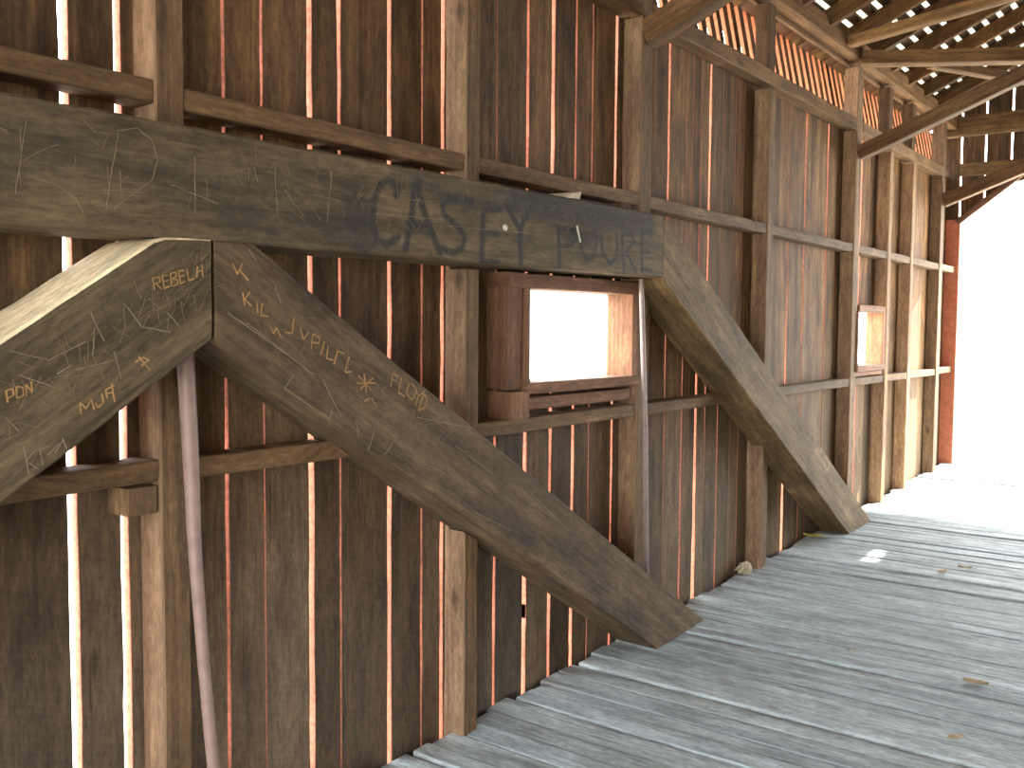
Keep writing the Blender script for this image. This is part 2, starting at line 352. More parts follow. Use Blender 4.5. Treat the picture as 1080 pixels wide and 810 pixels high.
# ------------------------------------------------------------------ roof
mb = MB(); random.seed(8)
s_ = math.hypot(1, .45); nx, nz = -.45/s_, 1/s_
gapc = [.092, .192, .292, .392, .492, .590]
# boards laid along the bridge on the rafters, open joints between
xs = [-.35, -.13, .0] + gapc + [.69+.1*i for i in range(17)] + [2.37]
def roofboard(mb, xa, xb, side, g=.02, tone=1):
    n = 10; secs = []
    for i in range(n+1):
        y_ = Y0-.3+(Y1+.34-Y0)*i/n; j = 0
        a, b = xa+g, xb-g
        za, zb = 3.6+.45*a, 3.6+.45*b
        f = (lambda x: x) if side == 0 else (lambda x: W-x)
        sec = [(f(a), y_, za), (f(b), y_, zb), (f(b), y_, zb+.022), (f(a), y_, za+.022)]
        if side: sec = [sec[1], sec[0], sec[3], sec[2]]
        secs.append(sec)
    mb.loft(secs, tone=tone, wob=.001, cham=.002)
for side in (0, 1):
    for a, b in zip(xs, xs[1:]):
        br = random.uniform(.6, 1.3); roofboard(mb, a, b, side, g=.021 if b-a < .15 else .001, tone=(br, br, br))
struct(mb.build('ceiling', M['roofboard']))
mb = MB()
def slab(mb, xa, xb, ya, yb, side=0):
    f = (lambda x: x) if side == 0 else (lambda x: W-x)
    for dz in (.03, .045):
        p = [(f(xa), ya, 3.6+.45*xa+dz), (f(xb), ya, 3.6+.45*xb+dz), (f(xb), yb, 3.6+.45*xb+dz), (f(xa), yb, 3.6+.45*xa+dz)]
        mb.quad(p, [(0, 0, 0)]*4)
slab(mb, 1.05, 2.37, Y0-.35, Y1+.05); slab(mb, -.4, 1.05, Y0-.35, 5.2); slab(mb, -.4, 2.37, Y0-.35, Y1+.05, 1); slab(mb, -.4, -.02, 5.2, Y1+.05)
struct(mb.build('roof_shingles', M['deck']))
mb = MB()
p = [(-.02, 5.2, 3.6-.009+.032), (1.05, 5.2, 3.6+.4725+.032), (1.05, Y1+.05, 3.6+.4725+.032), (-.02, Y1+.05, 3.6-.009+.032)]
mb.quad(p, [(0, 0, 0)]*4)  # added translucent sheet makes the open joints glow without casting sun patches
struct(mb.build('added_roof_diffuser', M['sheet']))
ords = ['second', 'third', 'fourth', 'fifth', 'sixth', 'seventh', 'eighth', 'ninth', 'tenth', 'eleventh', 'twelfth', 'thirteenth', 'fourteenth', 'fifteenth', 'sixteenth']
random.seed(9)
ry = [9.93, 9.40, 8.93, 8.43, 7.93, 7.43, 6.98, 6.5, 6.0, 5.5, 5.0, 4.5, 4.0]
for i, y_ in enumerate(ry):
    mb = MB(); br = random.uniform(.7, 1.2)
    mb.loft(beam_secs((-.32, y_, 3.6-.45*.32-.065), (2.345, y_, 3.6+.45*2.345-.065), .052, .115, up=(-.4, 0, 1), step=.3), tone=(br*.68, br*.6, br*.5))
    lab = 'sloping brown rafter nearest the bright portal' if i == 0 else 'sloping brown rafter under the open roof boards, %s back from the portal' % ords[i-1]
    tag(mb.build('rafter', M['roofwood']), lab, 'rafter', 'rafters of the left roof slope')
for i, y_ in enumerate(ry):
    mb = MB(); mb.loft(beam_secs((W+.32, y_, 3.6-.45*.32-.055), (W-2.345, y_, 3.6+.45*2.345-.055), .05, .10, up=(.4, 0, 1), step=.5))
    tag(mb.build('rafter', M['roofwood']), 'sloping brown rafter of the far right roof slope', 'rafter', 'rafters of the right roof slope')

# ------------------------------------------------------------------ the truss: big beam and slanting braces
PAINT= [(0.016, 1, [(2.2, 1.91), (2.204, 1.937), (2.166, 1.953), (2.125, 1.933), (2.101, 1.882), (2.096, 1.815), (2.112, 1.768), (2.158, 1.753), (2.209, 1.781)]), (0.018, 1, [(2.243, 1.748), (2.265, 1.83), (2.287, 1.953), (2.305, 1.961)]), (0.018, 1, [(2.287, 1.959), (2.332, 1.867), (2.379, 1.788), (2.407, 1.747)]), (0.014, 1, [(2.252, 1.826), (2.351, 1.829)]), (0.015, 1, [(2.574, 1.93), (2.523, 1.937), (2.454, 1.926), (2.416, 1.9), (2.426, 1.873), (2.489, 1.844), (2.534, 1.81), (2.524, 1.77), (2.47, 1.748), (2.417, 1.76)]), (0.018, 1, [(2.637, 1.907), (2.628, 1.728)]), (0.014, 1, [(2.637, 1.904), (2.734, 1.92)]), (0.014, 0.9, [(2.632, 1.827), (2.713, 1.831)]), (0.014, 1, [(2.628, 1.731), (2.725, 1.73)]), (0.016, 1, [(2.767, 1.94), (2.843, 1.865)]), (0.018, 1, [(2.931, 1.958), (2.854, 1.866), (2.856, 1.738)]), (0.014, 1, [(3.102, 1.888), (3.111, 1.742)]), (0.012, 1, [(3.102, 1.884), (3.188, 1.888), (3.23, 1.861), (3.196, 1.825), (3.11, 1.815)]), (0.012, 0.9, [(3.257, 1.886), (3.265, 1.819), (3.309, 1.772), (3.366, 1.795), (3.379, 1.854), (3.371, 1.896)]), (0.012, 0.9, [(3.415, 1.884), (3.432, 1.807), (3.486, 1.77), (3.54, 1.797), (3.546, 1.854), (3.537, 1.897)]), (0.012, 1, [(3.584, 1.897), (3.605, 1.744)]), (0.011, 0.9, [(3.584, 1.897), (3.665, 1.908), (3.691, 1.873), (3.618, 1.835), (3.711, 1.742)]), (0.015, 1, [(3.756, 1.932), (3.761, 1.752)]), (0.012, 0.8, [(3.756, 1.924), (3.842, 1.926)]), (0.012, 0.8, [(3.759, 1.844), (3.827, 1.845)]), (0.012, 0.9, [(3.761, 1.761), (3.848, 1.757)]), (0.07, 0.8, [(2.83, 1.957), (3.042, 1.962), (3.312, 1.963), (3.655, 1.96), (3.823, 1.967)]), (0.05, 0.5, [(2.208, 1.964), (2.435, 1.955), (2.801, 1.958)]), (0.1, 0.45, [(1.428, 1.861), (1.598, 1.845), (1.756, 1.85), (1.931, 1.855), (2.037, 1.852)]), (0.09, 0.35, [(1.01, 1.869), (1.136, 1.877), (1.274, 1.864)]), (0.05, 0.35, [(1.568, 1.78), (1.756, 1.758), (2.037, 1.767)]), (0.07, 0.5, [(2.037, 1.866), (2.06, 1.755)])]
SCR_BEAM= [[(1.048, 1.942), (1.034, 1.862), (1.02, 1.779)], [(1.046, 1.823), (1.113, 1.811), (1.156, 1.784), (1.174, 1.753)], [(1.264, 1.951), (1.245, 1.86), (1.229, 1.766)], [(1.257, 1.954), (1.313, 1.97), (1.35, 1.947), (1.365, 1.903), (1.349, 1.851), (1.298, 1.811), (1.248, 1.772)], [(1.265, 1.862), (1.268, 1.796)], [(1.034, 1.848), (1.072, 1.878), (1.115, 1.901)], [(1.47, 1.925), (1.47, 1.783)], [(1.401, 1.846), (1.539, 1.814)], [(1.724, 1.936), (1.73, 1.795)], [(1.757, 1.876), (1.824, 1.809)], [(1.931, 1.951), (1.912, 1.799)], [(2.104, 1.845), (2.435, 1.855)], [(2.435, 1.836), (2.92, 1.851)], [(3.11, 1.808), (3.872, 1.826)], [(1.569, 1.898), (1.636, 1.917), (1.635, 1.887)], [(1.654, 1.924), (1.666, 1.885)], [(1.859, 1.874), (1.968, 1.867)], [(1.202, 1.811), (1.323, 1.818)]]
SCR0= [[(1.352, 1.584), (1.347, 1.614)], [(1.347, 1.614), (1.365, 1.617), (1.368, 1.606), (1.352, 1.6)], [(1.355, 1.601), (1.37, 1.587)], [(1.378, 1.59), (1.373, 1.62)], [(1.373, 1.62), (1.389, 1.623)], [(1.376, 1.606), (1.389, 1.609)], [(1.378, 1.59), (1.394, 1.595)], [(1.399, 1.595), (1.397, 1.628)], [(1.397, 1.628), (1.411, 1.631), (1.413, 1.622), (1.4, 1.614)], [(1.4, 1.614), (1.416, 1.612), (1.416, 1.601), (1.402, 1.595)], [(1.424, 1.603), (1.419, 1.634)], [(1.419, 1.634), (1.435, 1.637)], [(1.421, 1.62), (1.435, 1.623)], [(1.424, 1.603), (1.437, 1.609)], [(1.443, 1.642), (1.448, 1.612)], [(1.448, 1.612), (1.465, 1.617)], [(1.474, 1.649), (1.471, 1.62)], [(1.488, 1.654), (1.49, 1.623)], [(1.471, 1.632), (1.491, 1.64)], [(1.16, 1.292), (1.156, 1.32), (1.171, 1.304), (1.183, 1.328), (1.19, 1.301)], [(1.195, 1.318), (1.199, 1.305), (1.214, 1.315), (1.209, 1.337)], [(1.223, 1.325), (1.219, 1.346), (1.241, 1.356)], [(1.221, 1.335), (1.238, 1.34)], [(1.242, 1.315), (1.236, 1.361)], [(0.993, 1.328), (0.99, 1.355)], [(0.99, 1.355), (1.004, 1.358), (1.006, 1.344), (0.994, 1.338)], [(1.014, 1.337), (1.013, 1.362), (1.027, 1.359), (1.028, 1.342), (1.014, 1.337)], [(1.035, 1.34), (1.033, 1.367), (1.047, 1.348), (1.046, 1.373)], [(1.296, 1.409), (1.316, 1.42), (1.334, 1.413), (1.313, 1.399)], [(1.306, 1.422), (1.336, 1.389)]]
SCR0B= [[(1.026, 1.232), (1.035, 1.167)], [(1.031, 1.199), (1.053, 1.221)], [(1.035, 1.195), (1.056, 1.176)], [(1.067, 1.185), (1.061, 1.22)], [(1.061, 1.22), (1.083, 1.226)], [(1.078, 1.205), (1.105, 1.228)], [(1.096, 1.208), (1.114, 1.236)], [(1.114, 1.241), (1.122, 1.214)], [(1.0, 1.441), (1.083, 1.418), (1.172, 1.46)], [(1.185, 1.526), (1.219, 1.46)], [(1.104, 1.386), (1.137, 1.406)], [(1.269, 1.55), (1.317, 1.494), (1.395, 1.482)], [(1.196, 1.493), (1.188, 1.427)], [(1.242, 1.437), (1.26, 1.369)], [(0.987, 1.297), (1.016, 1.264)], [(1.385, 1.529), (1.422, 1.494)], [(1.148, 1.395), (1.242, 1.415)], [(1.019, 1.389), (1.103, 1.354)]]
SCR1= [[(2.174, 1.309), (2.183, 1.351)], [(2.183, 1.351), (2.209, 1.341)], [(2.179, 1.333), (2.2, 1.326)], [(2.222, 1.337), (2.209, 1.289), (2.239, 1.276)], [(2.261, 1.318), (2.244, 1.285), (2.27, 1.262), (2.297, 1.291), (2.27, 1.317)], [(2.288, 1.301), (2.302, 1.272), (2.334, 1.289)], [(2.302, 1.272), (2.288, 1.242)], [(2.329, 1.28), (2.302, 1.226), (2.334, 1.233), (2.343, 1.261), (2.329, 1.28)], [(2.035, 1.35), (2.091, 1.301)], [(2.043, 1.309), (2.099, 1.342)], [(2.027, 1.327), (2.108, 1.324)], [(2.059, 1.355), (2.067, 1.297)], [(1.581, 1.662), (1.596, 1.633), (1.614, 1.664)], [(1.602, 1.648), (1.632, 1.619)], [(1.614, 1.588), (1.619, 1.553)], [(1.619, 1.571), (1.638, 1.589)], [(1.619, 1.571), (1.641, 1.551)], [(1.657, 1.564), (1.663, 1.534)], [(1.676, 1.56), (1.672, 1.529), (1.698, 1.524)], [(1.704, 1.495), (1.714, 1.477), (1.727, 1.493), (1.74, 1.466)], [(1.753, 1.482), (1.773, 1.477)], [(1.787, 1.522), (1.78, 1.477)], [(1.808, 1.496), (1.821, 1.461), (1.839, 1.482)], [(1.856, 1.477), (1.849, 1.433)], [(1.856, 1.477), (1.881, 1.466), (1.878, 1.449), (1.853, 1.452)], [(1.899, 1.455), (1.885, 1.416)], [(1.914, 1.443), (1.907, 1.405), (1.932, 1.399)], [(1.951, 1.426), (1.936, 1.387)], [(1.951, 1.426), (1.978, 1.417)], [(1.997, 1.408), (1.981, 1.363), (2.008, 1.363)], [(2.091, 1.278), (2.116, 1.247)], [(2.059, 1.268), (2.083, 1.278)]]
SCR1B= [[(2.145, 1.096), (2.2, 1.145)], [(2.023, 1.209), (2.035, 1.165)], [(1.752, 1.323), (1.855, 1.263)], [(1.892, 1.344), (1.965, 1.228)], [(2.253, 1.085), (2.439, 1.001)], [(1.625, 1.508), (1.856, 1.359)], [(2.488, 1.093), (2.699, 0.97)], [(2.592, 0.848), (2.816, 0.743)], [(1.565, 1.532), (1.753, 1.424)], [(1.786, 1.362), (1.752, 1.323)], [(1.928, 1.259), (1.913, 1.204)], [(2.103, 1.174), (2.075, 1.118)], [(2.297, 1.204), (2.59, 1.144)], [(2.934, 0.869), (3.198, 0.679)], [(2.768, 0.874), (2.862, 0.825)], [(1.721, 1.613), (1.741, 1.561)], [(1.633, 1.705), (1.658, 1.674)]]
SCR2= [[(4.154, 1.777), (4.256, 1.713)], [(5.724, 0.927), (5.897, 0.782), (5.8, 0.756)], [(5.701, 0.789), (6.037, 0.72)], [(5.871, 0.677), (6.189, 0.58)], [(5.966, 0.763), (5.906, 0.649)], [(4.309, 1.669), (4.45, 1.602)]]

def seg_d(p, a, b):
    ab = (b[0]-a[0], b[1]-a[1]); ap = (p[0]-a[0], p[1]-a[1]); l = ab[0]**2+ab[1]**2
    t = 0 if l == 0 else max(0, min(1, (ap[0]*ab[0]+ap[1]*ab[1])/l))
    return math.hypot(ap[0]-t*ab[0], ap[1]-t*ab[1])
def paintf(v):
    if v[0] < XF-.012: return 0
    r = 0
    for wd, st, pts in PAINT:
        ys = [q[0] for q in pts]
        if v[1] < min(ys)-wd*1.5 or v[1] > max(ys)+wd*1.5: continue
        d = min(seg_d((v[1], v[2]), a, b) for a, b in zip(pts, pts[1:]))
        x = 1-min(1, max(0, (d-wd*.35)/(wd*.9))); x = x*x*(3-2*x)
        r = 1-(1-r)*(1-x*st)
    return r
def poly_at(pl, u):
    for (u0, p0), (u1, p1) in zip(pl, pl[1:]):
        if u <= u1+1e-9:
            t = (u-u0)/(u1-u0); return (p0[0]+(p1[0]-p0[0])*t, p0[1]+(p1[1]-p0[1])*t)
    return pl[-1][1]
def timber(name, top, bot, x0, x1, n, k, mat, tone=1, paint=None, wob=.0025, seed=1, mis=(0, 0, 0, 0), stain=None):
    secs = []
    for i in range(n+1):
        u = i/n; t = poly_at(top, u); b_ = poly_at(bot, u)
        # ragged lower arris
        rg = abs(noise.noise(Vector((t[0]*6, seed, 0))))*.006
        secs.append([(x1, b_[0], b_[1]+rg), (x0, b_[0], b_[1]), (x0, t[0], t[1]), (x1, t[0], t[1])])
    mb = MB(); mb.loft(secs, tone=tone, k=k, cham=.007, wob=wob, seed=seed, flat=(3,), mis=mis)
    a = Vector((0, bot[-1][1][0]-bot[0][1][0], bot[-1][1][1]-bot[0][1][1])).normalized(); nn = Vector((0, -a.z, a.y))
    mb.g = [(Vector(v).dot(a)+seed, Vector(v).dot(nn)+seed*.37, v[0]+.01*noise.noise(Vector(v)*3)) for v in mb.v]
    if stain:   # a pale rubbed or whitewashed patch on the inner face
        base = tone
        for q, v in enumerate(mb.v):
            if v[0] > XF-.02:
                d = min(seg_d((v[1], v[2]), a_, b_) for a_, b_ in zip(stain, stain[1:]))
                k_ = max(0, 1-d/.075)*max(0, .5+1.6*noise.noise(Vector((v[1]*16, v[2]*16, 3))))
                mb.t[q] = tuple(c*(1+1.3*min(1, k_)) for c in base)
    return mb.build(name, mat, paintf=paint)
def ribbons(name, strokes, mat, parent, width, x=XF+.0004):
    mb = MB()
    for st in strokes:
        for a, b in zip(st, st[1:]):
            d = Vector((0, b[0]-a[0], b[1]-a[1])); L = d.length
            if L < 1e-5: continue
            d /= L; nrm = Vector((0, -d.z, d.y)); n = max(1, int(L/.02)); pr = None
            for i in range(n+1):
                c = Vector((x, a[0], a[1])) + d*L*i/n + nrm*noise.noise(Vector((a[0]*40, i*.7, a[1]*40)))*.0025
                wd = width*(.45+.55*random.random())
                cur = (c-nrm*wd/2, c+nrm*wd/2)
                if pr:
                    off = Vector((.0008, 0, 0))
                    mb.quad([pr[0]+off, cur[0]+off, cur[1]+off, pr[1]+off], [(0, 0, 0)]*4)
                    mb.quad([pr[0], cur[0], cur[0]+off, pr[0]+off], [(0, 0, 0)]*4); mb.quad([cur[1], pr[1], pr[1]+off, cur[1]+off], [(0, 0, 0)]*4)
                pr = cur
    return mb.build(name, mat, parent)
XB = .03
beam = timber('horizontal_beam', [(0, (-2.95, 1.985)), (.4, (.97, 1.995)), (1, (3.955, 2.018))], [(0, (-2.95, 1.71)), (.4, (.97, 1.712)), (1, (3.955, 1.732))], XB, XF, 900, (8, 1, 6, 44), M['timber'], tone=(1.12, 1.1, 1.02), paint=paintf, seed=3)
tag(beam, 'massive dark horizontal truss beam with sprayed black lettering, resting on the slanting braces', 'beam')
ribbons('carved_scratches', SCR_BEAM, M['carve_pale'], beam, .0018)
mbk = MB()
def blob(mb, c, r, sq=(1, 1, 1), seg=10, tone=1):
    b = len(mb.v); c = Vector(c)
    for i in range(seg+1):
        th = math.pi*i/seg
        for j in range(seg*2):
            ph = math.pi*j/seg
            mb.v.append((c.x+r*sq[0]*math.sin(th)*math.cos(ph), c.y+r*sq[1]*math.sin(th)*math.sin(ph), c.z+r*sq[2]*math.cos(th))); mb.g.append((0, 0, 0)); mb.t.append(tone); mb.p.append(0)
    for i in range(seg):
        for j in range(seg*2):
            a = b+i*seg*2+j; a2 = b+i*seg*2+(j+1) % (seg*2)
            mb.f.append((a, a+seg*2, a2+seg*2, a2)); mb.mi.append(0)
BOLT = (2.757, 1.858); NAIL = (3.229, 1.876)
blob(mbk, (XF+.003, BOLT[0], BOLT[1]), .012, (.6, 1, 1)); bo = mbk.build('bolt_head', M['nail'], beam, smooth=True); bo['label'] = 'round pale bolt head'
mbk = MB(); mbk.loft(beam_secs((XF+.002, NAIL[0], NAIL[1]+.03), (XF+.012, NAIL[0]+.012, NAIL[1]-.035), .006, .006, up=(1, 0, 0)), wob=0, cham=.001)
bo = mbk.build('bent_nail', M['nail'], beam); bo['label'] = 'bright bent nail'
random.seed(3)
b1 = timber('slanting_brace', [(0, (1.528, 1.722)), (.045, (1.652, 1.72)), (1, (4.46, zf(4.46)+.004))], [(0, (1.528, 1.460)), (1, (3.965, zf(3.965)-.002))], XB, XF, 90, (6, 1, 6, 8), M['timber'], tone=(1.12, 1.03, .98), seed=14)
tag(b1, 'long dark slanting brace running down right from beam joint to deck, with carved letters', 'brace')
ribbons('carved_letters', SCR1, M['carve_orange'], b1, .005); ribbons('carved_scratches', SCR1B, M['carve_pale'], b1, .003)
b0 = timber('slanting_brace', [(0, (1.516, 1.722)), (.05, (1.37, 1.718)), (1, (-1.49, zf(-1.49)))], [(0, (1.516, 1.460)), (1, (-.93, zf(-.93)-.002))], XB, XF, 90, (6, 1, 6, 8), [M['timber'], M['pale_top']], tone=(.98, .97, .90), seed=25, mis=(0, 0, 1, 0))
b0.data.flip_normals()
tag(b0, 'wide dark slanting brace at the left edge rising to the beam joint, with scratched letters', 'brace')
ribbons('carved_letters', SCR0, M['carve_orange'], b0, .0045); ribbons('carved_scratches', SCR0B, M['carve_pale'], b0, .003)
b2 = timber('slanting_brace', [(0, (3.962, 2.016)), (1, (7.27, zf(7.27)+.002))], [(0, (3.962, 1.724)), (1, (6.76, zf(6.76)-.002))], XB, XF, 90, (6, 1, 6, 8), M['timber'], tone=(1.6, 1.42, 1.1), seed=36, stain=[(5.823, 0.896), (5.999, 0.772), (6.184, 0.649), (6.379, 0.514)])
tag(b2, 'lighter slanting brace from the beam end down right to the deck near the portal', 'brace')
ribbons('carved_scratches', SCR2, M['carve_pale'], b2, .006)

def fine_scratches(parent, a, b, h0, h1, n, seed, tilt):
    random.seed(seed); st = []
    for i in range(n):
        t = random.random(); w_ = random.uniform(.12, .88)
        y_ = a[0]+(b[0]-a[0])*t; z_ = a[1]+(b[1]-a[1])*t + h0+(h1-h0)*w_
        an = random.choice([1.57, 1.2, 1.9, .3, 2.6, .8])+random.uniform(-.3, .3); L = random.uniform(.015, .07)
        st.append([(y_, z_), (y_+L*math.cos(an), z_+L*math.sin(an))])
    ribbons('fine_scratches', st, M['carve_fine'], parent, .0014)
fine_scratches(b1, (1.65, 1.42), (3.9, .06), .04, .24, 150, 1, 0)
fine_scratches(b0, (.75, 1.02), (1.5, 1.48), .03, .22, 110, 2, 0)
fine_scratches(beam, (.9, 1.72), (3.9, 1.74), .03, .25, 130, 3, 0)

# ------------------------------------------------------------------ wall posts (notched where the truss timbers pass)
random.seed(77)
def brace_range(y0, y1):
    """height spans (lower at y0, lower at y1, upper at y0, upper at y1) where a truss timber stands in front of the wall"""
    def t1(y): return min(1.72, 1.72-(y-1.652)*.6126)
    def bt1(y): return 1.460-(y-1.528)*.6055
    def t2(y): return 2.016-(y-3.962)*.5880
    def bt2(y): return 1.724-(y-3.962)*.5935
    if y0 < 1.5: return [(1.445, 1.445, 2.012, 2.012)]
    if y1 < 3.9: return [(bt1(y0), bt1(y1), t1(y0), t1(y1)), (1.716, 1.716, 2.018, 2.018)]
    if y0 < 4.0: return [(bt2(y0), bt2(y1), 2.022, 2.022)]
    if y0 < 7.0: return [(bt2(y0), bt2(y1), t2(y0), t2(y1))]
    return []
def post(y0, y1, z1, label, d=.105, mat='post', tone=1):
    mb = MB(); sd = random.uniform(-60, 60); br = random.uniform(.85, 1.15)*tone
    c0 = c1 = zf(y0)-.12
    def piece(a0, a1, b0, b1, dd):
        n = max(1, int((b0-a0)/.15)); secs = []
        for i in range(n+1):
            p = a0+(b0-a0)*i/n; q = a1+(b1-a1)*i/n
            secs.append([(dd, y0, p), (dd, y1, q), (.002, y1, q), (.002, y0, p)])
        mb.loft(secs, tone=(br, br, br), cham=.005, wob=.003 if dd > .05 else 0, seed=sd, mis=(0, 0, 0, 1))
    for a0, a1, b0, b1 in brace_range(y0, y1) + [(z1, z1, z1, z1)]:
        if a0-c0 > .02: piece(c0, c1, a0-.004, a1-.004, d)
        if b0 > a0: piece(a0-.01, a1-.01, b0+.01, b1+.01, .026)
        c0, c1 = b0+.004, b1+.004
    o = mb.build('wall_post', [M[mat], M['post_side']]); return tag(o, label, 'post', 'posts of the left wall')
post(1.455, 1.542, 3.45, 'weathered wall post behind the joint of the two left braces')
post(2.715, 2.795, 3.45, 'wall post to the left of the near small window', tone=.9)
post(3.99, 4.095, 3.45, 'wall post directly right of the near window, where the knee brace starts', tone=.95)
post(5.53, 5.62, 2.93, 'orange brown wall post standing midway between the two small windows', tone=1.1)
post(7.15, 7.275, 3.405, 'tall wall post left of the far small window, carrying a knee brace', tone=1.35)  # tones of the posts toward the portal raised for its light
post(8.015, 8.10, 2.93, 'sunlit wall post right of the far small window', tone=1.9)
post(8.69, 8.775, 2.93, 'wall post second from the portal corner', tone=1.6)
post(9.68, 9.80, 3.45, 'corner wall post beside the red portal board', tone=.8)
PY = [(1.455, 1.542), (2.715, 2.795), (3.99, 4.095), (5.53, 5.62), (7.15, 7.275), (8.015, 8.10), (8.69, 8.775), (9.68, 9.80)]
for (a, b), lab in (((5.50, 5.60), 'short dark stub post above the rail, left of the long run of orange slats'), ((7.95, 8.05), 'short dark stub post above the rail, nearer of the two by the portal'), ((8.62, 8.74), 'short dark stub post above the rail, farther of the two by the portal')):
    mb = MB(); mb.loft(vsecs(.012, .10, a, b, 3.042, 3.42), tone=(.62, .55, .5)); tag(mb.build('stub_post', M['post']), lab, 'post', 'stub posts above the rail')

# girts between the posts
names = ['between the left edge of the view and the first post', 'between the first post and the second post from the left', 'between the second and third posts, by the near window', 'between the third and fourth posts from the left', 'between the fourth and fifth posts from the left',
         'between the fifth and sixth posts, by the far window', 'between the sixth and seventh posts, near the portal', 'between the seventh post and the corner post', 'from the corner post to the portal']
ends = [Y0+.05] + [v for p_ in PY for v in p_] + [Y1-.06]
random.seed(14)
for lev, (z0, z1) in (('upper', (2.073, 2.133)), ('lower', (1.077, 1.135))):
    for i in range(9):
        ya, yb = ends[2*i]+.004, ends[2*i+1]-.004
        segs = [(ya, yb)]; sl0 = sl1 = 0
        if lev == 'lower':
            if i == 0: segs = [(1.02, yb)]; sl0 = -.09
            if i == 1: segs = [(ya, 2.058)]; sl1 = .095
            if i == 3: segs = [(ya, 4.948)]; sl1 = .097
        for ya, yb in segs:
            mb = MB(); br = random.uniform(.85, 1.2)
            t_ = random.uniform(-.006, .006)
            secs = ysecs(.004, .098, ya, yb, z0, z1)
            secs = [[(c[0], c[1], c[2]+t_*(c[1]-ya)/(yb-ya)) for c in s2] for s2 in secs]
            for q in (0, 1):
                c = secs[0][q]; secs[0][q] = (c[0], c[1]+sl0, c[2]); c = secs[-1][q]; secs[-1][q] = (c[0], c[1]+sl1, c[2])
            mb.loft(secs, tone=(br, br*.97, br*.93), cham=.004, wob=.003)
            tag(mb.build('wall_girt', M['post']), '%s horizontal wooden girt %s' % (lev, names[i]), 'girt', '%s girts of the left wall' % lev)
# rail along the top of the siding, in lengths between the tall posts
for i, (a, b, lab) in enumerate([(Y0+.05, 1.45, 'top rail of the siding, length before the first post'), (1.547, 2.71, 'top rail of the siding between the first two posts'), (2.80, 3.985, 'top rail of the siding above the near window'),
    (4.10, 7.145, 'long top rail of the siding under the slats, between the two knee braced posts'), (7.28, 9.675, 'top rail of the siding running on to the corner post')]):
    mb = MB(); mb.loft(ysecs(.004, .107, a, b, 2.95, 3.037), tone=(1.15, 1.05, .9), cham=.006, wob=.004); tag(mb.build('top_rail', M['post']), lab, 'rail', 'top rails of the left wall')
mb = MB(); mb.loft(ysecs(-.02, .12, Y0, Y1-.03, 3.452, 3.585), tone=(.9, .82, .75), cham=.006, wob=.004); tag(mb.build('wall_plate', M['roofwood']), 'heavy plate beam along the top of the left wall under the rafters', 'beam')
mb = MB(); mb.loft(ysecs(W-.12, W+.02, Y0, Y1-.03, 3.44, 3.585)); tag(mb.build('wall_plate', M['roofwood']), 'heavy plate beam along the top of the right wall', 'beam')

# slats under the eave, red painted, leaning out a little
mb = MB(); random.seed(4); y = Y0
while y < Y1-.1:
    wd = random.uniform(.055, .07)
    secs = []
    for i in range(5):
        t = i/4; z = 2.99+.44*t; x = -.004-.09*t; yo = .0
        secs.append([(x, y+yo, z), (x, y+wd+yo, z), (x-.022, y+wd+yo, z), (x-.022, y+yo, z)])
    mb.loft(secs, tone=random.uniform(.8, 1.2), cham=.001, wob=.001, mis=(0, 2, 1, 2))
    y += wd+random.uniform(.045, .06)
o = mb.build('slat_vent', [M['board'], M['red_paint'], M['slat_edge']]); tag(o, 'row of narrow upright slats with glowing orange gaps under the left eave', 'slats')
mb = MB(); mb.loft(ysecs(.0, .03, 4.1, Y1-.06, 3.424, 3.450), tone=(1.2, 1.1, .95), wob=.002); tag(mb.build('nailing_strip', M['post']), 'thin light wooden strip over the slats, just under the plate beam', 'strip')

# knee braces, ties and bracing
def member(name, p0, p1, wd, ht, lab, cat, mat='roofwood', tone=1, up=(0, 0, 1), group=None, wob=.003):
    mb = MB(); mb.loft(beam_secs(p0, p1, wd, ht, up=up), tone=tone if isinstance(tone, tuple) else (tone,)*3, cham=.006, wob=wob)
    return tag(mb.build(name, M[mat]), lab, cat, group)
member('knee_brace', (.107, 4.045, 2.875), (1.62, 4.045, 3.475), .10, .125, 'knee brace rising inward from the post beside the near window', 'brace', 'post', (1, .88, .72))
member('knee_brace', (.107, 7.21, 2.79), (1.75, 7.21, 3.43), .10, .10, 'knee brace rising inward from the tall post by the far window', 'brace', 'post', (.95, .85, .7))
member('knee_brace', (.107, 9.74, 2.72), (1.9, 9.74, 3.40), .10, .12, 'knee brace rising inward from the corner post over the portal', 'brace', 'post', (.85, .7, .6))
for yy, lab in ((1.5, 'tie beam across the bridge above the first post'), (4.045, 'tie beam across the bridge above the near window')):
    member('tie_beam', (-.02, yy, 3.545), (W+.02, yy, 3.545), .12, .12, lab, 'beam', tone=.9)
member('lateral_brace', (.13, 6.86, 3.505), (2.2, 6.26, 3.56), .08, .07, 'thin light brace under the roof rising right above the long tie beam', 'brace', tone=1.35)
member('lateral_brace', (.105, 7.17, 3.462), (2.3, 8.12, 3.37), .12, .095, 'heavy horizontal beam crossing under the roof at upper right, over the knee brace', 'brace', tone=1.1)
member('lateral_brace', (.45, 7.72, 3.50), (1.5, 9.75, 3.50), .08, .07, 'slanting brace under the roof between the heavy beam and the portal', 'brace', tone=.9)
member('tie_beam', (.02, 10.2, 3.48), (W-.02, 10.2, 3.48), .10, .19, 'deep tie beam across the gable above the portal', 'beam', tone=.8)
member('portal_header', (.13, 10.29, 3.075), (W-.13, 10.29, 3.075), .09, .12, 'header beam across the boards just above the portal opening', 'beam', tone=.8)

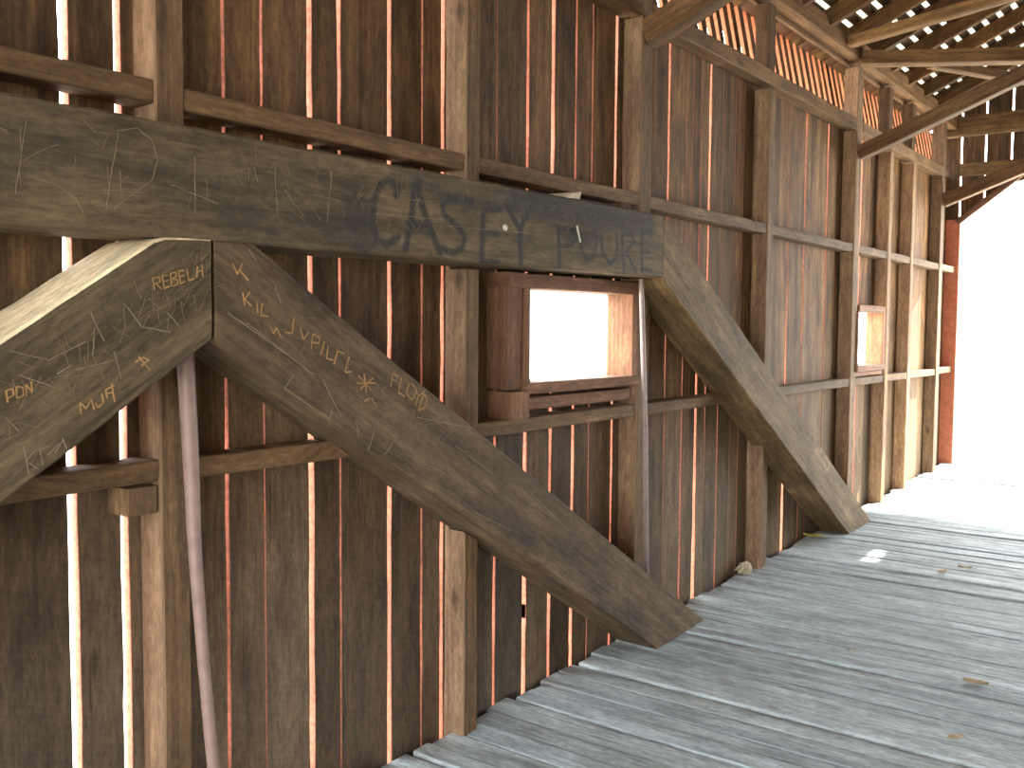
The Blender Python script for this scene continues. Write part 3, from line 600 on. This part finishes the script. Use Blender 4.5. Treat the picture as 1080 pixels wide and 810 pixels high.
# ------------------------------------------------------------------ windows: frames only, open to the outside
def window(nm, y0, y1, z0, z1, w_st, w_hd, d=.118, tone=1):
    root = bpy.data.objects.new(nm, None); root.location = (0, (y0+y1)/2, z0); root['kind'] = 'structure'; COL.objects.link(root)
    Pm = Matrix.Translation(-root.location)
    def add(name, secs, t=1):
        mb = MB(); mb.loft(secs, tone=(t*tone,)*3, cham=.003, wob=.0015); o = mb.build(name, M['frame'], root); o.matrix_parent_inverse = Pm; return o
    add('header', ysecs(-.02, d, y0-w_st, y1+.055, z1, z1+w_hd), 1.0)
    add('left_jamb', vsecs(-.02, d, y0-.035, y0, z0, z1), 1.1)
    add('right_jamb', vsecs(-.02, d, y1, y1+.055, z0, z1), 1.3)
    add('sill', ysecs(-.03, d+.008, y0-.035, y1+.055, z0-.045, z0), 1.1)
    return root, add
r1, add = window('window_1', 3.107, 3.918, 1.277, 1.656, .14, .058)
add('left_stile', vsecs(.002, .108, 2.965, 3.068, 1.255, 1.656), .8)
add('apron', ysecs(.002, .10, 3.11, 3.93, 1.165, 1.215), 1.15)
add('cleat', vsecs(.002, .125, 2.975, 3.095, 1.138, 1.245), 1.2)
r3, add3 = window('window_3', -.95, -.27, 1.277, 1.656, .05, .058)
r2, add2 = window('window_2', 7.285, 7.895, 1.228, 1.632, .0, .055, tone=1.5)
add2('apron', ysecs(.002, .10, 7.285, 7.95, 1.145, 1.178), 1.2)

# ------------------------------------------------------------------ poles and rods
def tube(name, pts, rs, mat, lab, cat):
    mb = MB(); seg = 14; n = 40; P = []
    cs = [Vector(p) for p in pts]
    for i in range(n+1):
        t = i/n*(len(cs)-1); k_ = min(len(cs)-2, int(t)); f = t-k_
        p0 = cs[max(0, k_-1)]; p1 = cs[k_]; p2 = cs[k_+1]; p3 = cs[min(len(cs)-1, k_+2)]
        c = .5*((2*p1)+(-p0+p2)*f+(2*p0-5*p1+4*p2-p3)*f*f+(-p0+3*p1-3*p2+p3)*f**3); r = rs[k_]+(rs[k_+1]-rs[k_])*f
        for j in range(seg):
            a = 2*math.pi*j/seg; mb.v.append((c.x+r*math.cos(a), c.y+r*math.sin(a), c.z)); mb.g.append((0, 0, 0)); mb.t.append(1); mb.p.append(0)
    for i in range(n):
        for j in range(seg):
            a = i*seg+j; b = i*seg+(j+1) % seg; mb.f.append((a, b, b+seg, a+seg)); mb.mi.append(0)
    mb.f.append(tuple(range(seg))[::-1]); mb.mi.append(0); mb.f.append(tuple(range(n*seg, (n+1)*seg))); mb.mi.append(0)
    return tag(mb.build(name, M[mat], smooth=True), lab, cat)
tube('bent_pole', [(.165, 1.612, zf(1.6)-.09), (.165, 1.565, .28), (.165, 1.535, .62), (.165, 1.515, .9), (.165, 1.507, 1.12), (.165, 1.492, 1.455)], [.0165, .0165, .0165, .018, .021, .024], 'rod', 'smooth pinkish brown bent pole standing in front of the first post under the beam joint', 'pole')
tube('iron_rod', [(.172, 4.00, zf(4)-.02), (.172, 3.985, .36), (.172, 3.965, .8), (.172, 3.945, 1.1), (.172, 3.90, 1.66), (.172, 3.895, 1.725)], [.012]*6, 'iron', 'thin straight metal rod hanging from the beam end beside the near window', 'rod')

# cleats on the first post and loose bits
mb = MB(); mb.loft(vsecs(.002, .098, 1.362, 1.45, 1.000, 1.073), tone=1.3); tag(mb.build('wooden_cleat', M['post']), 'small wooden cleat under the lower girt, left of the first post', 'block')
mb = MB(); mb.loft(vsecs(.002, .06, 1.548, 1.605, 1.0, 1.07), tone=1.1); tag(mb.build('wooden_cleat', M['post']), 'small wooden cleat under the lower girt, behind the bent pole', 'block')
# broken pale wedge and rusty bracket on top of the beam
mb = MB(); zt = 2.016
mb.loft([[(.19, 3.22, zt), (.05, 3.22, zt), (.05, 3.22, zt+.004), (.19, 3.22, zt+.004)], [(.18, 3.30, zt), (.06, 3.30, zt), (.06, 3.30, zt+.04), (.18, 3.30, zt+.03)], [(.17, 3.37, zt), (.07, 3.37, zt), (.07, 3.385, zt+.053), (.17, 3.385, zt+.05)]], cham=.002, wob=.002)
tag(mb.build('wood_splinter', M['pale_wood']), 'small pale broken wood wedge lying on top of the beam above the window', 'wood chip')
mb = MB(); mb.loft(vsecs(.09, .17, 3.72, 3.80, zt, zt+.045), tone=.7, cham=.01, wob=.008); blob(mb, (.15, 3.80, zt+.02), .02); tag(mb.build('wood_block', M['frame']), 'small reddish block lying on top of the beam against the post', 'block')
mb = MB(); mb.loft(ysecs(.004, .05, 3.38, 3.98, zt-.002, 2.07), tone=.9); tag(mb.build('filler_board', M['board']), 'short brown board standing on the back of the beam under the upper girt', 'board')

def crumple(name, c, r, mat, lab, cat, seed, sq=(1, 1, .7)):
    mb = MB(); blob(mb, (0, 0, 0), 1, seg=12)
    vs = []
    for v in mb.v:
        p = Vector(v); k_ = .62+.55*abs(noise.noise(p*1.7+Vector((seed, 0, 0))))+.35*noise.noise(p*4+Vector((seed, 3, 0)))
        p = Vector((p.x*sq[0], p.y*sq[1], p.z*sq[2]))*k_*r; p.z = max(p.z, -r*.35); vs.append((c[0]+p.x, c[1]+p.y, c[2]+p.z+r*.35))
    mb.v = vs; return tag(mb.build(name, M[mat]), lab, cat)
def leaf(c, r, mat, lab, seed, ang=0):
    mb = MB(); n = 9; random.seed(seed)
    prof = [0, .45, .75, .95, 1, .9, .7, .42, 0]; rows = []
    for i in range(n):
        u = (i/(n-1)-.5)*2; wv = prof[i]*.55*(1+random.uniform(-.15, .15)); rows.append([(u, s2*wv, .18*abs(s2)+.12*u*u+random.uniform(-.03, .03)+.04) for s2 in (-1, -.5, 0, .5, 1)])
    ca, sa = math.cos(ang), math.sin(ang)
    def T(p, dz=0): return (c[0]+r*(p[0]*ca-p[1]*sa), c[1]+r*(p[0]*sa+p[1]*ca), zf(c[1])+.006+r*p[2]+dz)
    for i in range(n-1):
        for j in range(4):
            q = [rows[i][j], rows[i+1][j], rows[i+1][j+1], rows[i][j+1]]
            mb.quad([T(p) for p in q], [(0, 0, 0)]*4); mb.quad([T(p, .0012) for p in q[::-1]], [(0, 0, 0)]*4)
    mb.loft(beam_secs(T((1, 0, .12)), T((1.5, .1, .1)), .002, .002), wob=0, cham=.0003)
    return tag(mb.build('dry_leaf', M[mat]), lab, 'leaf', 'leaves lying on the deck')
crumple('crumpled_rag', (.085, 2.125, zf(2.12)+.005), .075, 'cloth', 'crumpled cream rag at the foot of the wall at the bottom edge of the view', 'rag', 3.1, (.9, 1.2, .8))
crumple('crumpled_rag', (.06, 5.40, zf(5.4)+.004), .07, 'cloth', 'small crumpled cream scrap against the wall base between the two braces', 'rag', 8.4, (.7, 1.3, .75))
leaf((.075, 6.52), .06, 'yleaf', 'yellow leaf by the foot of the second brace', 2, .3)
leaf((1.60, 3.76), .035, 'leaf', 'brown curled leaf on the deck at lower right', 3, .9)
leaf((1.11, 6.26), .04, 'leaf', 'tan leaf on the far deck, right one of a pair', 4, .2)
leaf((1.02, 6.08), .04, 'leaf', 'tan leaf on the far deck, left one of a pair', 5, 1.2)
leaf((1.55, 4.36), .05, 'leaf', 'flat tan leaf on the deck near the right edge of the view', 6, .1)
leaf((1.0, 4.45), .018, 'cloth', 'tiny pale leaf scrap in the middle of the deck', 7, .4)
